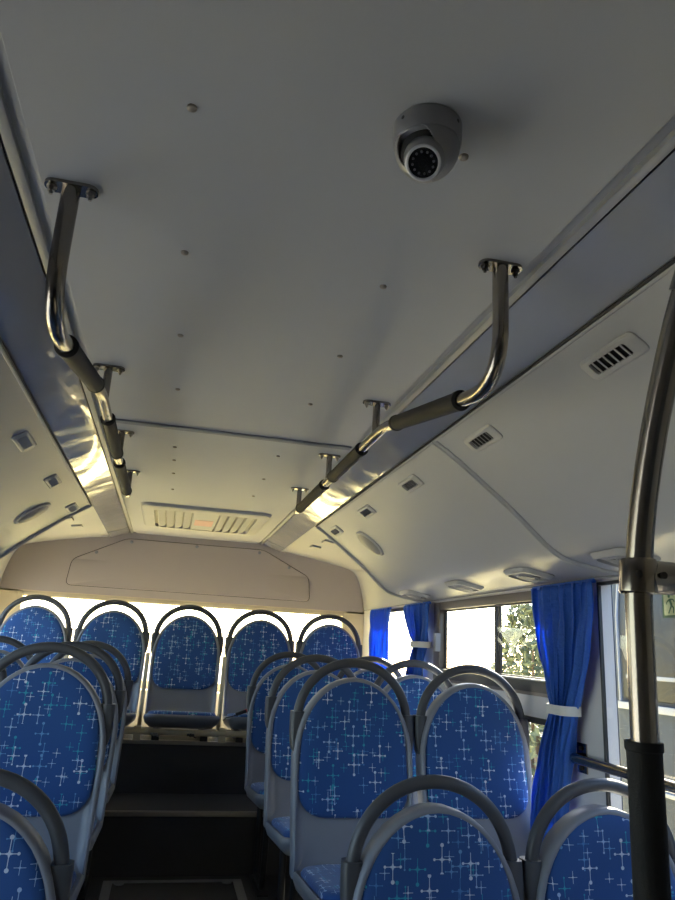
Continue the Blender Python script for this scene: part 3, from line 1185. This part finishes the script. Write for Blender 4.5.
def seg(y0, z0, y1, z1, w):
    a, b = Vector((0, y0, z0)), Vector((0, y1, z1))
    d = (b - a).normalized()
    n = Vector((0, -d.z, d.y)) * w
    q = [a - n, a + n, b + n, b - n]
    vsx = [bm.verts.new(p + Vector((XF, 0, 0))) for p in q] + [bm.verts.new(p + Vector((-.001, 0, 0))) for p in q]
    for f in ((0, 1, 2, 3), (4, 7, 6, 5), (0, 4, 5, 1), (1, 5, 6, 2), (2, 6, 7, 3), (3, 7, 4, 0)):
        bm.faces.new([vsx[i] for i in f])


disc(bm, (-.001, .008, .021), (-1, 0, 0), .0045, .0006, 14)
seg(.006, .014, -.001, -.004, .0042)
seg(.006, .012, .017, .006, .0018); seg(.017, .006, .020, -.001, .0016)
seg(.005, .012, -.008, .012, .0018); seg(-.008, .012, -.013, .005, .0016)
seg(-.001, -.004, .006, -.015, .0024); seg(.006, -.015, .013, -.026, .0022)
seg(-.001, -.004, -.009, -.012, .0024); seg(-.009, -.012, -.007, -.026, .0022)
new_obj('running_figure', bm, m_green, ex, smooth=False)
bm = B()
seg(-.040, .012, -.062, .0, .004); seg(-.062, .0, -.040, -.012, .004)
new_obj('arrow', bm, m_green, ex, smooth=False)

# ------------------------------------------------------------------ outside
bm = B(); box(bm, -60, 60, -60, 60, -.95, -.85)
new_obj('ground', bm, plain('sunlit_concrete', (.27, .285, .315), .9, 0, .12, 1.2), kind='structure', smooth=False)
bm = B(); box(bm, -14, 4.5, 5.4, 40, -.86, -.835)  # added unseen yellow ground, bounces warm light through the rear window onto the ceiling
new_obj('ground_bounce_patch', bm, plain('yellow_bounce_ground', (.80, .68, .30), .9, 0, .15, 1.7), kind='structure', smooth=False)

pb = empty('parked_bus', (2.95, -.87, -.85), 0, 'grey blue bus parked alongside, seen through the large right window', 'bus')
M_PB = plain('bus_blue_grey_paint', (.035, .05, .075), .5, .0, Specular_IOR_Level=.12)
M_PBG = plain('bus_tinted_window', (.022, .027, .034), .35, 0, .15, 2., Specular_IOR_Level=.08)
M_PBL = plain('bus_white_trim', (.30, .31, .33), .6)
bm = B(); box(bm, .03, 2.4, -5.5, 5.55, .35, 3.1, .12, 4)
new_obj('body', bm, M_PB, pb)
for k in range(6):
    bm = B(); box(bm, .0, .05, 5.35 - (k + 1) * 1.75 + .05, 5.35 - k * 1.75, 1.95, 2.85, .02)
    new_obj('side_window', bm, M_PBG, pb)
bm = B(); box(bm, -.004, .03, -5.4, 5.45, 1.88, 1.925, .004)
box(bm, -.004, .03, -5.4, 5.3, 1.40, 1.425, .004)
new_obj('waist_trim', bm, M_PBL, pb, label='white waist line')
bm = B()
for y in (5.37, 5.46):
    tube(bm, [(.0, y, 1.93), (.0, y - .0, 2.5), (.0, y - .06, 2.9)], .012, 8)
box(bm, -.002, .02, 4.3, 5.3, 2.08, 2.105, .002)
new_obj('window_edge_trim', bm, M_PBL, pb, label='white edge strip')
for y in (4.2, -3.6):
    bm = B(); disc(bm, (.02, y, .48), (1, 0, 0), .48, .3, 32)
    wl = new_obj('wheel', bm, M_BLKST, pb)
    bm = B(); disc(bm, (.0, y, .48), (1, 0, 0), .26, .05, 24)
    new_obj('hub', bm, M_TRIM, wl)


def bush(loc, rx, ry, rz_, n, col, label, seed, leaf=.085):
    rnd = random.Random(seed)
    o = empty('bush', loc, 0, label, 'bush', 'bushes beyond the car park')
    bm = B()
    for _ in range(n):
        a = rnd.uniform(0, 2 * pi)
        h = rnd.random()
        rr = (rnd.random() ** .4) * (1 - .55 * max(0, h - .45) / .55)
        c = Vector((rx * rr * cos(a), ry * rr * sin(a), .1 + rz_ * h))
        d = Vector((rnd.gauss(0, 1), rnd.gauss(0, 1), rnd.gauss(0, 1) + .4)).normalized()
        e = d.orthogonal().normalized()
        e.rotate(Matrix.Rotation(rnd.uniform(0, 6.3), 3, d))
        g = d.cross(e)
        s = leaf * rnd.uniform(.6, 1.3)
        v = [bm.verts.new(c + q) for q in (-e * s, g * s * .4 + d * s * .1, e * s, -g * s * .4 + d * s * .1)]
        bm.faces.new(v)
    new_obj('foliage', bm, plain('leaf_green_%d' % seed, col, .6, 0, .5, 3.), o, smooth=False)
    bm = B()
    for k in range(5):
        a = k * 1.26
        tube(bm, [(0, 0, 0), (rx * .25 * cos(a), ry * .25 * sin(a), rz_ * .4), (rx * .6 * cos(a + .3), ry * .6 * sin(a + .3), rz_ * .8)], [.05, .035, .012], 7)
    new_obj('stem', bm, plain('bush_stem', (.12, .08, .05), .9), o)


bush((5.9, 11.0, -.85), .95, .95, 2.95, 3600, (.12, .14, .075), 'dense green bush outside the sliding window, nearest the bus', 21)
bush((8.3, 13.4, -.85), 1.1, 1.1, 3.6, 3600, (.14, .16, .10), 'paler green bush outside the sliding window, farther back', 22)
